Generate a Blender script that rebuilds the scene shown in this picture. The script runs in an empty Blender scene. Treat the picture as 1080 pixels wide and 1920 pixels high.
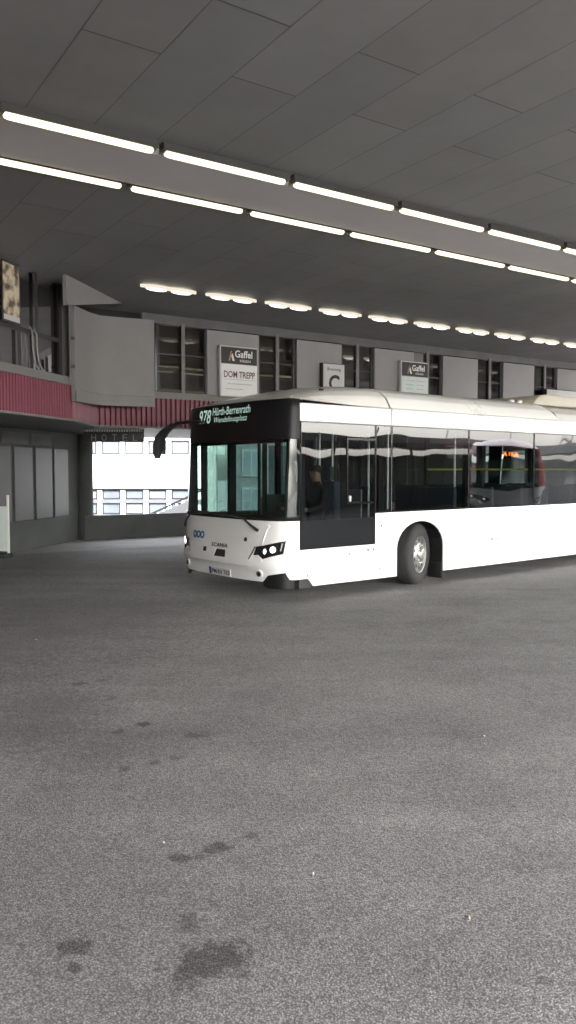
import bpy, bmesh, math, random
from mathutils import Vector, Matrix
random.seed(7)
S = bpy.context.scene
COL = S.collection
R = math.radians
EXPOSURE = 4.27

# ------------------------------------------------------------------ materials
def new_mat(name):
    m = bpy.data.materials.new(name); m.use_nodes = True
    nt = m.node_tree; nt.nodes.clear()
    out = nt.nodes.new('ShaderNodeOutputMaterial')
    return m, nt, out

def pbr(name, col, rough=.5, metal=0., var=.1, vscale=3., bump=0., bscale=60., spec=.5, coat=0., attr=False, rvar=.03):
    m, nt, out = new_mat(name)
    N = nt.nodes.new; L = nt.links.new
    p = N('ShaderNodeBsdfPrincipled'); L(p.outputs[0], out.inputs[0])
    tc = N('ShaderNodeTexCoord')
    no = N('ShaderNodeTexNoise'); no.inputs['Scale'].default_value = vscale; no.inputs['Detail'].default_value = 6; no.inputs['Roughness'].default_value = .65
    L(tc.outputs['Object'], no.inputs['Vector'])
    mr = N('ShaderNodeMapRange'); mr.inputs['From Min'].default_value = .25; mr.inputs['From Max'].default_value = .75
    mr.inputs['To Min'].default_value = 1 - var; mr.inputs['To Max'].default_value = 1 + var
    L(no.outputs['Fac'], mr.inputs['Value'])
    mx = N('ShaderNodeVectorMath'); mx.operation = 'SCALE'; mx.inputs[0].default_value = col[:3]
    L(mr.outputs[0], mx.inputs['Scale'])
    last = mx.outputs[0]
    if attr:
        at = N('ShaderNodeAttribute'); at.attribute_name = 'tone'
        mm = N('ShaderNodeVectorMath'); mm.operation = 'MULTIPLY'
        L(last, mm.inputs[0]); L(at.outputs['Color'], mm.inputs[1]); last = mm.outputs[0]
    L(last, p.inputs['Base Color'])
    rr = N('ShaderNodeMapRange'); rr.inputs['To Min'].default_value = max(.02, rough - rvar); rr.inputs['To Max'].default_value = min(1, rough + rvar)
    L(no.outputs['Fac'], rr.inputs['Value']); L(rr.outputs[0], p.inputs['Roughness'])
    p.inputs['Metallic'].default_value = metal
    p.inputs['Specular IOR Level'].default_value = spec
    p.inputs['Coat Weight'].default_value = coat
    p.inputs['Coat Roughness'].default_value = .05
    if bump:
        n2 = N('ShaderNodeTexNoise'); n2.inputs['Scale'].default_value = bscale; n2.inputs['Detail'].default_value = 4
        L(tc.outputs['Object'], n2.inputs['Vector'])
        b = N('ShaderNodeBump'); b.inputs['Strength'].default_value = bump; b.inputs['Distance'].default_value = .01
        L(n2.outputs['Fac'], b.inputs['Height']); L(b.outputs[0], p.inputs['Normal'])
    return m

def emit(name, col, strength):
    m, nt, out = new_mat(name)
    e = nt.nodes.new('ShaderNodeEmission'); e.inputs[0].default_value = (*col, 1); e.inputs[1].default_value = strength / 2 ** EXPOSURE
    nt.links.new(e.outputs[0], out.inputs[0]); return m

def glass(name, tint, ior=1.5, wave=0., wscale=1.2, gloss=(1, 1, 1)):
    m, nt, out = new_mat(name); N = nt.nodes.new; L = nt.links.new
    t = N('ShaderNodeBsdfTransparent'); t.inputs[0].default_value = (*tint, 1)
    g = N('ShaderNodeBsdfGlossy'); g.inputs['Roughness'].default_value = .012; g.inputs[0].default_value = (*gloss, 1)
    f = N('ShaderNodeFresnel'); f.inputs['IOR'].default_value = ior
    mx = N('ShaderNodeMixShader'); L(f.outputs[0], mx.inputs[0]); L(t.outputs[0], mx.inputs[1]); L(g.outputs[0], mx.inputs[2])
    if wave:
        tc = N('ShaderNodeTexCoord'); no = N('ShaderNodeTexNoise'); no.inputs['Scale'].default_value = wscale; no.inputs['Detail'].default_value = 1
        L(tc.outputs['Object'], no.inputs['Vector'])
        b = N('ShaderNodeBump'); b.inputs['Strength'].default_value = 1.; b.inputs['Distance'].default_value = wave
        L(no.outputs['Fac'], b.inputs['Height']); L(b.outputs[0], g.inputs['Normal'])
    L(mx.outputs[0], out.inputs[0]); return m

M = {}
def mk(k, *a, **kw): M[k] = pbr(k, *a, **kw)
mk('white paint', (.82, .82, .80), .28, var=.012, vscale=1.2, coat=.4)
mk('roof paint', (.80, .79, .765), .26, var=.03, vscale=1.5, coat=.6)
mk('beige unit', (.52, .49, .40), .45, var=.08)
mk('red paint', (.50, .02, .04), .28, var=.05, coat=.4)
mk('black gloss', (.012, .012, .013), .12, var=.1)
mk('black plastic', (.022, .022, .024), .5, var=.2, vscale=8)
mk('header black', (.010, .010, .011), .4, spec=.25)
mk('dark grey panel', (.012, .013, .015), .15, var=.06)
mk('rubber', (.032, .031, .030), .75, var=.2, vscale=10, bump=.2, bscale=40)
mk('steel', (.55, .54, .52), .35, .85, var=.2, vscale=12)
mk('chrome', (.75, .75, .75), .12, 1., var=.05)
mk('gasket', (.42, .43, .43), .5)
mk('seat cloth', (.10, .12, .15), .9, var=.3, vscale=20)
mk('interior grey', (.30, .31, .31), .6)
mk('interior floor', (.12, .12, .125), .7)
mk('yellow rail', (.70, .62, .08), .35)
mk('ceiling panel', (.205, .203, .199), .62, var=.12, vscale=.7, attr=True, spec=.3)
mk('ceiling void', (.10, .098, .095), .9)
mk('bulkhead', (.46, .44, .44), .55, var=.06, vscale=1.)
mk('housing', (.06, .06, .055), .5)
M['glowing reflector'] = emit('lit reflector tray', (1.0, .90, .72), .95)  # tray glows by itself in place of light from its lamps
mk('facade panel', (.30, .292, .288), .55, var=.05, vscale=1.6, spec=.3)
mk('panel board', (.22, .213, .208), .55, var=.06, vscale=2.2, bump=.05, bscale=30)
mk('red metal', (.19, .042, .066), .42, var=.12, vscale=2.5)
mk('concrete dark', (.085, .088, .082), .8, var=.2, vscale=1.5, bump=.25, bscale=50)
mk('concrete low', (.13, .13, .125), .85, var=.2, vscale=1.8, bump=.3, bscale=60)
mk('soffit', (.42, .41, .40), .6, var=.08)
mk('poster blank', (.12, .12, .122), .35, var=.06, vscale=2.)
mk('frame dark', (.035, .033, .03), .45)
mk('frame grey', (.16, .155, .15), .45)
mk('curtain', (.10, .094, .085), .9, var=.15, vscale=4)
mk('room dark', (.10, .09, .08), .8, var=.3, vscale=2)
mk('sign white', (.80, .82, .80), .4, var=.03)
mk('sign board', (.55, .55, .54), .4, var=.05)
mk('sign green white', (.62, .70, .66), .4, var=.06, vscale=6)
mk('sign black', (.02, .022, .022), .35)
mk('letter grey', (.45, .46, .46), .5)
mk('tube grey', (.24, .24, .23), .4)
mk('letter dim', (.26, .27, .28), .5)
mk('letter white', (.80, .80, .76), .5)
mk('letter black', (.02, .018, .018), .5)
mk('letter red', (.16, .03, .04), .5)
mk('letter pale', (.50, .54, .55), .5)
mk('logo gold', (.45, .27, .14), .5)
mk('logo blue', (.02, .12, .30), .4)
mk('plate white', (.65, .65, .62), .4)
mk('plate blue', (.02, .04, .25), .4)
mk('hotel wall', (.45, .45, .445), .7, var=.04, vscale=.5)
mk('hotel trim', (.13, .105, .095), .7)
mk('hotel grey', (.055, .057, .062), .8, spec=.2)
mk('hotel frame', (.012, .013, .015), .7, spec=.1)
mk('lit_pavement', (.30, .285, .27), .85, var=.18, vscale=1.2, bump=.2, bscale=80)
mk('street', (.10, .10, .10), .9, var=.2, vscale=.6)
mk('worn paint', (.17, .165, .16), .8, var=.35, vscale=5)
mk('skin', (.42, .23, .17), .5)
mk('jacket', (.025, .03, .035), .8, var=.3, vscale=15)
mk('hair', (.05, .035, .025), .7)
mk('litter white', (.75, .73, .68), .7)
mk('litter tan', (.55, .40, .26), .7)
mk('brick', (.22, .20, .18), .8, var=.2)
M['windscreen'] = glass('windscreen glass', (.30, .47, .415), 1.5, .014, 1.8)
M['side glass'] = glass('tinted side glass', (.38, .42, .415), 1.72, .010, .9)
M['cab glass'] = glass('smoked cab glass', (.30, .30, .30), 1.4)
M['building glass'] = glass('building glass', (.62, .61, .58), 1.5, .003, .8)
M['hotel glass'] = pbr('hotel glass', (.062, .070, .082), .35, var=.35, vscale=.35, spec=.2)
M['hotel pale glass'] = pbr('hotel pale glass', (.115, .122, .135), .3, var=.3, vscale=.5, spec=.2)
M['tube'] = emit('fluorescent diffuser', (1.0, .87, .56), 2.3)
M['lamp'] = emit('downlight lamp', (1.0, .93, .80), 3.)
M['led'] = emit('led text', (.62, .86, .76), .62)
M['amber'] = emit('amber led text', (1.0, .22, .03), 26.)
M['headlamp'] = emit('headlamp glow', (.95, .98, 1.), 3.)

def asphalt():
    m, nt, out = new_mat('asphalt'); N = nt.nodes.new; L = nt.links.new
    p = N('ShaderNodeBsdfPrincipled'); L(p.outputs[0], out.inputs[0])
    g = N('ShaderNodeTexCoord')
    co = g.outputs['Object']
    def math_(op, a, b=None, c=None):
        n = N('ShaderNodeMath'); n.operation = op
        for i, x in enumerate((a, b, c)):
            if x is None: continue
            if isinstance(x, (int, float)): n.inputs[i].default_value = x
            else: L(x, n.inputs[i])
        return n.outputs[0]
    def noise(sc, det=4, ro=.6):
        n = N('ShaderNodeTexNoise'); n.inputs['Scale'].default_value = sc; n.inputs['Detail'].default_value = det; n.inputs['Roughness'].default_value = ro
        L(co, n.inputs['Vector']); return n.outputs['Fac']
    def mapr(v, a, b, c, d, smooth=False):
        n = N('ShaderNodeMapRange'); n.interpolation_type = 'SMOOTHSTEP' if smooth else 'LINEAR'
        for i, x in zip(('From Min', 'From Max', 'To Min', 'To Max'), (a, b, c, d)): n.inputs[i].default_value = x
        L(v, n.inputs['Value']); return n.outputs[0]
    vo = N('ShaderNodeTexVoronoi'); vo.inputs['Scale'].default_value = 125; L(co, vo.inputs['Vector'])
    bw = N('ShaderNodeSeparateColor'); L(vo.outputs['Color'], bw.inputs[0])
    stone = mapr(bw.outputs[0], 0, 1, .70, 1.26)
    crev = mapr(vo.outputs['Distance'], .28, .62, 1.08, .58)
    vo2 = N('ShaderNodeTexVoronoi'); vo2.inputs['Scale'].default_value = 190; L(co, vo2.inputs['Vector'])
    b2 = N('ShaderNodeSeparateColor'); L(vo2.outputs['Color'], b2.inputs[0])
    spark = mapr(b2.outputs[1], .965, .99, 0, .55)
    n1 = noise(.22, 5, .6); n2 = noise(1.4, 6, .65); n3 = noise(9, 4, .6); n4 = noise(38, 3, .6)
    v = math_('MULTIPLY', stone, crev)
    v = math_('MULTIPLY', v, mapr(n1, .3, .7, .80, 1.18))
    v = math_('MULTIPLY', v, mapr(n2, .3, .7, .86, 1.12))
    v = math_('MULTIPLY', v, mapr(n3, .25, .75, .90, 1.10))
    v = math_('MULTIPLY', v, mapr(n4, .25, .75, .82, 1.18))
    v = math_('ADD', v, spark)
    # oil and water stains on the asphalt; broad last spots paint in shade at left
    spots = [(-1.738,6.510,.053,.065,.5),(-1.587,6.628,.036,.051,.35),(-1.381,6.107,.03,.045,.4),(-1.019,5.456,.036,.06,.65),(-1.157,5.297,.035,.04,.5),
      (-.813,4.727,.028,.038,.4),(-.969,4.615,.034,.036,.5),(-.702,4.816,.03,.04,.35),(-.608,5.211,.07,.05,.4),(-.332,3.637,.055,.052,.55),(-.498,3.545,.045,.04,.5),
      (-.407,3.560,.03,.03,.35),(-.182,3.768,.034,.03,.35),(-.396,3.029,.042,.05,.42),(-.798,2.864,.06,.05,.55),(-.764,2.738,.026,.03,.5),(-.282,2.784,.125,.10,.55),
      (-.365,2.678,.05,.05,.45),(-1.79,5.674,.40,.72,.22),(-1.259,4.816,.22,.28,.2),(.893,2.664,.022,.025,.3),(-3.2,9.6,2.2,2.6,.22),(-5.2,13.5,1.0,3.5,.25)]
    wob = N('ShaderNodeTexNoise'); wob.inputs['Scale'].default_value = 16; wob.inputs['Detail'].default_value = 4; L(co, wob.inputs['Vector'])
    stain_shade = None
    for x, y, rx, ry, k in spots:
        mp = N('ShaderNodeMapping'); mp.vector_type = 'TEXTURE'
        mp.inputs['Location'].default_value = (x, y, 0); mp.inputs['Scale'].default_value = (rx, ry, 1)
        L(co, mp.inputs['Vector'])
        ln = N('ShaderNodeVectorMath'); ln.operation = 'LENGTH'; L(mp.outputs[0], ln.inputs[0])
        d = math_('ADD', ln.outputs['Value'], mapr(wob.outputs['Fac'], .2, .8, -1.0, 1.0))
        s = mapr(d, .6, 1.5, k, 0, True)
        stain_shade = s if stain_shade is None else math_('MAXIMUM', stain_shade, s)
    v = math_('MULTIPLY', v, math_('SUBTRACT', 1, stain_shade))
    # long faint wheel tracks curving with the bays, and a pale joint line
    for rot, sx, sy, lo, hi in ((-.62, .9, .045, .94, 1.06), (.45, 1.3, .06, .96, 1.04)):
        mp = N('ShaderNodeMapping'); mp.inputs['Rotation'].default_value = (0, 0, rot); mp.inputs['Scale'].default_value = (sy, sx, 1); L(co, mp.inputs['Vector'])
        nz = N('ShaderNodeTexNoise'); nz.inputs['Scale'].default_value = 1.6; nz.inputs['Detail'].default_value = 3; nz.inputs['Distortion'].default_value = .4; L(mp.outputs[0], nz.inputs['Vector'])
        v = math_('MULTIPLY', v, mapr(nz.outputs['Fac'], .35, .65, lo, hi))
    mp = N('ShaderNodeMapping'); mp.vector_type = 'TEXTURE'; mp.inputs['Location'].default_value = (1.56, 6.05, 0); mp.inputs['Rotation'].default_value = (0, 0, -1.02); mp.inputs['Scale'].default_value = (.62, .007, 1); L(co, mp.inputs['Vector'])
    ln = N('ShaderNodeVectorMath'); ln.operation = 'LENGTH'; L(mp.outputs[0], ln.inputs[0])
    v = math_('ADD', v, math_('MULTIPLY', mapr(ln.outputs['Value'], .5, 1.2, .22, 0, True), n3))
    cc = N('ShaderNodeVectorMath'); cc.operation = 'SCALE'; cc.inputs[0].default_value = (.325, .313, .306); L(v, cc.inputs['Scale'])
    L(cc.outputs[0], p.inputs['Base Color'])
    L(math_('SUBTRACT', .86, math_('MULTIPLY', stain_shade, .25)), p.inputs['Roughness']); p.inputs['Specular IOR Level'].default_value = .35
    h = math_('ADD', math_('MULTIPLY', vo.outputs['Distance'], -1.), math_('MULTIPLY', n4, .8))
    b = N('ShaderNodeBump'); b.inputs['Strength'].default_value = .42; b.inputs['Distance'].default_value = .005
    L(h, b.inputs['Height']); L(b.outputs[0], p.inputs['Normal'])
    return m
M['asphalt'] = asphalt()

# ------------------------------------------------------------------ mesh builder
class MB:
    def __init__(s): s.v = []; s.f = []; s.mi = []; s.cur = 0
    def add(s, vs, fs):
        o = len(s.v); s.v += [tuple(x) for x in vs]
        for f in fs: s.f.append([i + o for i in f]); s.mi.append(s.cur)
        return s
    def box(s, x0, x1, y0, y1, z0, z1):
        return s.add([(x0,y0,z0),(x1,y0,z0),(x1,y1,z0),(x0,y1,z0),(x0,y0,z1),(x1,y0,z1),(x1,y1,z1),(x0,y1,z1)],
                     [(0,3,2,1),(4,5,6,7),(0,1,5,4),(1,2,6,5),(2,3,7,6),(3,0,4,7)])
    def quad(s, *p): return s.add(p, [tuple(range(len(p)))])
    def prism(s, pts, axis, a, b):
        def P(p, w): return (p[0], w, p[1]) if axis == 'y' else ((w, p[0], p[1]) if axis == 'x' else (p[0], p[1], w))
        n = len(pts)
        return s.add([P(p, a) for p in pts] + [P(p, b) for p in pts],
                     [tuple(range(n)), tuple(range(2*n-1, n-1, -1))] + [(i, (i+1) % n, n+(i+1) % n, n+i) for i in range(n)])
    def grid(s, rows, close=False):
        n = len(rows[0]); vs = [p for r in rows for p in r]; fs = []
        for j in range(len(rows)-1):
            for i in range(n if close else n-1):
                k = (i+1) % n; fs.append((j*n+i, j*n+k, (j+1)*n+k, (j+1)*n+i))
        return s.add(vs, fs)
    def tube(s, path, r, n=10, cap=True):
        path = [Vector(p) for p in path]; rs = r if isinstance(r, (list, tuple)) else [r]*len(path); rows = []
        up = Vector((0, 0, 1))
        for i, p in enumerate(path):
            t = (path[min(i+1, len(path)-1)] - path[max(i-1, 0)]).normalized()
            a = t.cross(up if abs(t.dot(up)) < .95 else Vector((1, 0, 0))).normalized(); b = t.cross(a)
            rows.append([p + (a*math.cos(2*math.pi*k/n) + b*math.sin(2*math.pi*k/n))*rs[i] for k in range(n)])
        s.grid(rows, True)
        if cap:
            o = len(s.v) - n*len(path)
            s.f.append([o+k for k in range(n)][::-1]); s.mi.append(s.cur)
            o2 = len(s.v) - n; s.f.append([o2+k for k in range(n)]); s.mi.append(s.cur)
        return s
    def lathe(s, prof, c=(0, 0, 0), n=48):   # axis along y; prof: (radius, y)
        return s.grid([[(c[0]+r*math.cos(2*math.pi*k/n), c[1]+y, c[2]+r*math.sin(2*math.pi*k/n)) for k in range(n)] for r, y in prof], True)
    def ellipsoid(s, c, rx, ry, rz, n=16, m=10):
        rows = []
        for j in range(m+1):
            a = math.pi*(j+.001)/(m+.002)
            rows.append([(c[0]+rx*math.cos(a), c[1]+ry*math.sin(a)*math.cos(2*math.pi*k/n), c[2]+rz*math.sin(a)*math.sin(2*math.pi*k/n)) for k in range(n)])
        return s.grid(rows, True)
    def build(s, name, mats, parent=None, org=(0, 0, 0), bevel=0, smooth=True, ang=32, fix=True):
        me = bpy.data.meshes.new(name)
        me.from_pydata([(x-org[0], y-org[1], z-org[2]) for x, y, z in s.v], [], s.f)
        mats = mats if isinstance(mats, list) else [mats]
        for m in mats: me.materials.append(m if not isinstance(m, str) else M[m])
        if len(mats) > 1: me.polygons.foreach_set('material_index', s.mi)
        bm = bmesh.new(); bm.from_mesh(me)
        if fix: bmesh.ops.recalc_face_normals(bm, faces=bm.faces)
        if bevel:
            es = [e for e in bm.edges if len(e.link_faces) == 2 and e.calc_face_angle(0) > R(35)]
            bmesh.ops.bevel(bm, geom=es, offset=bevel, segments=2, profile=.6, affect='EDGES', clamp_overlap=True)
        bm.to_mesh(me); bm.free()
        if smooth:
            me.polygons.foreach_set('use_smooth', [True]*len(me.polygons)); me.set_sharp_from_angle(angle=R(ang))
        o = bpy.data.objects.new(name, me); COL.objects.link(o)
        if parent: o.parent = parent
        return o

def tag(o, label=None, cat=None, group=None, kind=None):
    if label: o['label'] = label
    if cat: o['category'] = cat
    if group: o['group'] = group
    if kind: o['kind'] = kind
    return o
def thing(name, label, cat, loc=(0, 0, 0), rz=0, group=None):
    o = bpy.data.objects.new(name, None); o.empty_display_size = .3; COL.objects.link(o)
    o.location = loc; o.rotation_euler = (0, 0, rz); return tag(o, label, cat, group)

def text2d(body, w, h, shear=0., bold=0., spacing=1.):
    cu = bpy.data.curves.new('t', 'FONT'); cu.body = body; cu.size = 1; cu.shear = shear; cu.offset = bold; cu.space_character = spacing
    cu.resolution_u = 3
    o = bpy.data.objects.new('t', cu); COL.objects.link(o)
    dg = bpy.context.evaluated_depsgraph_get(); dg.update()
    me = bpy.data.meshes.new_from_object(o.evaluated_get(dg))
    vs = [(v.co.x, v.co.y) for v in me.vertices]; fs = [tuple(p.vertices) for p in me.polygons]
    bpy.data.objects.remove(o); bpy.data.curves.remove(cu); bpy.data.meshes.remove(me)
    x0 = min(v[0] for v in vs); x1 = max(v[0] for v in vs); y0 = min(v[1] for v in vs); y1 = max(v[1] for v in vs)
    return [((x-x0)/(x1-x0)*w, (y-y0)/(y1-y0)*h) for x, y in vs], fs

# ------------------------------------------------------------------ frames
TH = R(56.53); SU, CU = math.sin(TH), math.cos(TH)
ST_ROT = R(90-56.53)
def st(u, v, z=0): return (u*SU - v*CU, u*CU + v*SU, z)       # station -> world
def w2s(x, y): return (x*SU + y*CU, -x*CU + y*SU)              # world -> station

# ------------------------------------------------------------------ ground
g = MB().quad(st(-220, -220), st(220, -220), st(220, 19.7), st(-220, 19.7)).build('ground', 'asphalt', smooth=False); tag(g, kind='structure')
g = MB().quad(st(-220, 19.8, -2), st(220, 19.8, -2), st(220, 260, -2), st(-220, 260, -2)).build('street', 'street', smooth=False); tag(g, kind='structure')
pm = MB().quad((*w2s(-5.9, 16.6), .004), (6.6, 17.0, .004), (14, 17.0, .004), (14, 19.58, .004), (*w2s(-5.3, 20.2), .004))
pm.v = [st(*p[:2], p[2]) for p in pm.v]; tag(pm.build('lit_pavement', 'lit_pavement', smooth=False), kind='structure')  # pale sheet painted where daylight from the open side brightens the ground
kl = MB().quad((-4.95, 12.0, .004), (-4.86, 12.0, .004), (-4.42, 14.2, .004), (-4.50, 14.2, .004)).build('road_marking', 'worn paint', smooth=False); tag(kl, kind='structure')

# ------------------------------------------------------------------ canopy
CZ = 5.05
V0, V1, U0, U1 = -8.8, 15.6, -36., 28.
can = thing('station_canopy', 'large flat grey panelled canopy ceiling over the bus bay', 'canopy', st(10, 5, CZ), ST_ROT)
org = (10, 5, CZ)
cm = MB(); tones = []
k0 = int((U0-2.05)/.639)
for k in range(k0, int((U1-2.05)/.639)+1):
    ua, ub = 2.05+.639*k+.0035, 2.05+.639*(k+1)-.0035
    ph = 5.0 if k % 2 else 5.88
    v = ph - 2.5*6
    while v < V1:
        a, b = max(v+.006, V0), min(v+2.5-.006, V1)
        if b > a+.05:
            cm.quad((ua, a, CZ), (ub, a, CZ), (ub, b, CZ), (ua, b, CZ))
            t = random.uniform(.95, 1.05); w = random.uniform(-.012, .012); tones.append((t+w, t, t-w, 1))
        v += 2.5
co_ = cm.build('ceiling', 'ceiling panel', can, org, smooth=False, fix=False)
ca = co_.data.color_attributes.new('tone', 'FLOAT_COLOR', 'CORNER')
li = 0
for p, t in zip(co_.data.polygons, tones):
    for l in p.loop_indices: ca.data[l].color = t
MB().box(U0, U1, V0, V1, CZ+.012, CZ+.5).build('roof_slab', 'ceiling void', can, org, smooth=False)
bk = MB().prism([(7.50, CZ-.002), (7.50, CZ-.06), (7.535, CZ-.085), (8.44, CZ-.085), (8.475, CZ-.06), (8.475, CZ-.002)], 'x', U0, U1).build('light_strip', 'bulkhead', can, org)

ORD = ['first', 'second', 'third', 'fourth', 'fifth', 'sixth', 'seventh', 'eighth', 'ninth', 'tenth', 'eleventh', 'twelfth', 'thirteenth', 'fourteenth', 'fifteenth', 'sixteenth']
def copy_tree(o, parent=None):
    c = o.copy(); COL.objects.link(c); c.parent = parent
    for ch in list(o.children): copy_tree(ch, c)
    return c
def tube_light():
    t = thing('ceiling_tube_light', '', 'ceiling light', (0, 0, 0), ST_ROT)
    L = 1.505
    MB().prism([(-.068, .018), (-.062, .018), (-.05, .05), (.05, .05), (.062, .018), (.068, .018), (.056, .104), (-.056, .104)], 'x', -L/2, L/2).build('housing', 'housing', t, smooth=False)
    d = MB(); h = L/2-.03
    d.grid([[(x, r*.040*math.cos(a), .012+r*.034*math.sin(a)) for a in [2*math.pi*q/16 for q in range(16)]] for x, r in ((-h, .35), (-h+.012, .8), (-h+.05, 1), (h-.05, 1), (h-.012, .8), (h, .35))], True)
    d.build('diffuser', 'tube', t)
    for s in (-1, 1): MB().box(min(s*(L/2), s*(h-.02)), max(s*(L/2), s*(h-.02)), -.02, .02, .018, .05).build('end_cap', 'housing', t, bevel=.004)
    return t
def ordlabel(i, n, what, row): return f'{ORD[i]} {what} from the left in {row}'
proto = tube_light(); used = False
for row, v, g0, i0, n in (('the row nearest the camera', 7.44, 3.371-1.566, 0, 8), ('the middle row behind the grey strip', 8.55, 3.476-1.569, 0, 9)):
    for i in range(n):
        o = proto if not used else copy_tree(proto); used = True
        o.location = st(g0+1.566*(i+.5), v, CZ-.105)
        tag(o, ordlabel(i, n, 'warm white tube light', row), 'ceiling light', 'fluorescent tube lights under the canopy')
def twin_light():
    t = thing('ceiling_twin_lamp', '', 'ceiling light', (0, 0, 0), ST_ROT)
    tr = MB(); h = .54
    tr.grid([[(x, y, z) for y, z in ((-w, .075), (-w*.8, .04), (-w*.3, .022), (w*.3, .022), (w*.8, .04), (w, .075))] for x, w in ((-h, .015), (-h+.12, .06), (-.25, .085), (0, .06), (.25, .085), (h-.12, .06), (h, .015))])
    tr.build('tray', 'glowing reflector', t)
    for s in (-1, 1): MB().ellipsoid((s*.24, 0, .012), .20, .050, .030).build('lamp', 'lamp', t)
    return t
pt = twin_light()
for i in range(16):
    o = pt if i == 0 else copy_tree(pt)
    o.location = st(3.18*(1.912+.4015*i)-.0, 13.04, CZ-.10)
    tag(o, ordlabel(i, 16, 'twin lamp fitting', 'the far row near the shop signs'), 'ceiling light', 'twin lamp fittings in the far row')

# ------------------------------------------------------------------ station building
VF = 15.45
bld = thing('station_building', 'grey two storey terminal building with red ribbed band and upper windows', 'building', st(7, VF, 0), ST_ROT)
BO = (7, VF, 0)
def bb(mb, name, mat, parent=None, **k): return mb.build(name, mat, parent or bld, BO, **k)
def wl(y, dx=0.): # wing line (world) at given world y
    return w2s(-4.40+(y-12.05)*.241+dx, y)
Cc = (5.60, VF)
path = [wl(-40), wl(2), wl(12.05), wl(14.25), Cc, (26, VF)]
def ribbed(path, z0, z1, pitch, dep):
    pts = []
    for si, (a, b) in enumerate(zip(path[:-1], path[1:])):
        dep = .05 if si >= 4 else .022; pitch = .112 if si >= 4 else .085
        a = Vector(a); b = Vector(b); L = (b-a).length; t = (b-a)/L; n = Vector((t.y, -t.x))
        k = max(1, round(L/pitch)); p = L/k
        for i in range(k):
            for f, o in ((0, 0), (.42, 0), (.52, dep), (.9, dep)):
                q = a + t*(i+f)*p + n*o; pts.append((q.x, q.y))
    m = MB(); m.grid([[(x, y, z0) for x, y in pts], [(x, y, z1) for x, y in pts]]); return m
# the ribbed red band along wing and facade
bb(ribbed(path, 2.70, 3.29, .112, .05), 'fascia', 'red metal', smooth=False)
tr = MB()
def ribbon(path, z0, z1, t0, t1):
    m = MB(); P = [Vector(p) for p in path]
    def off(d):
        out = []
        for i, p in enumerate(P):
            n = Vector((0, 0))
            for a, b in ((i-1, i), (i, i+1)):
                if a >= 0 and b < len(P):
                    t = (P[b]-P[a]).normalized(); n += Vector((t.y, -t.x))
            n.normalize(); out.append(p+n*d)
        return out
    A, B = off(t0), off(t1)
    m.grid([[(*p, z0) for p in A], [(*p, z0) for p in B], [(*p, z1) for p in B], [(*p, z1) for p in A]])
    m.grid([[(*p, z1) for p in A], [(*p, z0) for p in A]])
    return m
bb(ribbon(path, 3.292, 3.43, -.1, .05), 'sill', 'frame grey', smooth=False)
bb(ribbon(path, 2.66, 2.698, -.06, .05), 'fascia_trim', 'frame grey', smooth=False)
# soffit of the overhanging upper storey
wlow = lambda y, d=0: w2s(-5.27+(y-20.54)*.21+d, y)
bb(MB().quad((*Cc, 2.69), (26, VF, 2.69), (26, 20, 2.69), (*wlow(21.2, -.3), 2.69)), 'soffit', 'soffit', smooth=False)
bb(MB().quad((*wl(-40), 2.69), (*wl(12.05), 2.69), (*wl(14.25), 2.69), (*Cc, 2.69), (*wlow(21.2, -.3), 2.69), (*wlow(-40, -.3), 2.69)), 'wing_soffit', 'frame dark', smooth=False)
# lower wing wall with recessed blank panels
lw = ribbon([wlow(-40), wlow(20.25)], 0, 2.72, -.3, 0); bb(lw, 'lower_wall', 'concrete dark', smooth=False)
pyl = [(16.15, 17.05), (17.19, 17.93), (18.07, 18.80), (18.91, 19.58)]
fr = MB()
for a, b in [(y-.03, y+.03) for y in (17.12, 18.0, 18.855)]: pass
for a, b in pyl:
    bb(ribbon([wlow(a), wlow(b)], .67, 2.29, 0, .03), 'poster_panel', 'poster blank', smooth=False)
for a, b in [(14.1, 14.95), (15.05, 16.0)]:
    bb(ribbon([wlow(a), wlow(b)], .67, 2.29, 0, .03), 'poster_panel', 'poster blank', smooth=False)
bb(ribbon([wlow(13.9), wlow(19.66)], .56, .66, 0, .05), 'ledge', 'concrete dark', smooth=False)
for a, b in ((15.2, 16.6), (16.75, 17.8), (17.95, 18.8)):
    bb(ribbon([wlow(a), wlow(b)], 2.36, 2.62, 0, .02), 'transom_panel', 'concrete low', smooth=False)
cp = w2s(-5.22, 20.32)
bb(MB().tube([(cp[0], cp[1], 0), (cp[0], cp[1], 2.69)], .20, 24), 'pillar', 'concrete dark')
# parapet below the open side, solid wall further right, upper rooms
bb(MB().box(6.75, 13.2, 19.6, 19.78, -2, .62), 'parapet', 'concrete low', bevel=.01)
bb(MB().box(-60, 6.75, 19.72, 19.86, -2, -.01).box(13.2, 60, 19.72, 19.86, -2, -.01), 'retaining_wall', 'concrete low', smooth=False)
bb(MB().box(13.2, 26, 19.6, 19.85, 0, 2.69), 'rear_wall', 'concrete dark', smooth=False)
bb(MB().box(5.2, 26, 19.9, 20.1, 2.72, 5.6).box(5.0, 26, VF+.12, 20.1, 2.72, 2.80), 'upper_room', 'room dark', smooth=False)
bb(MB().box(U0, U1, V1+.01, 20.3, CZ+.03, CZ+.6), 'upper_roof', 'ceiling void', smooth=False)
bb(ribbon([wl(-40, -1.6), wl(17, -1.6)], 2.72, 5.2, -.1, 0), 'wing_room', 'room dark', smooth=False)
bb(MB().box(26.0, 26.2, VF-.05, 20.1, 0, CZ+.03), 'end_wall', 'concrete low', smooth=False)
a_ = w2s(-11.2, -12.5); b_ = w2s(3.5, -15.5)
bb(ribbon([b_, a_], 0, 5.6, -.4, 0), 'rear_wall', 'concrete low', smooth=False)  # added unseen wall behind the camera, keeps sky light off the bus front
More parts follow.
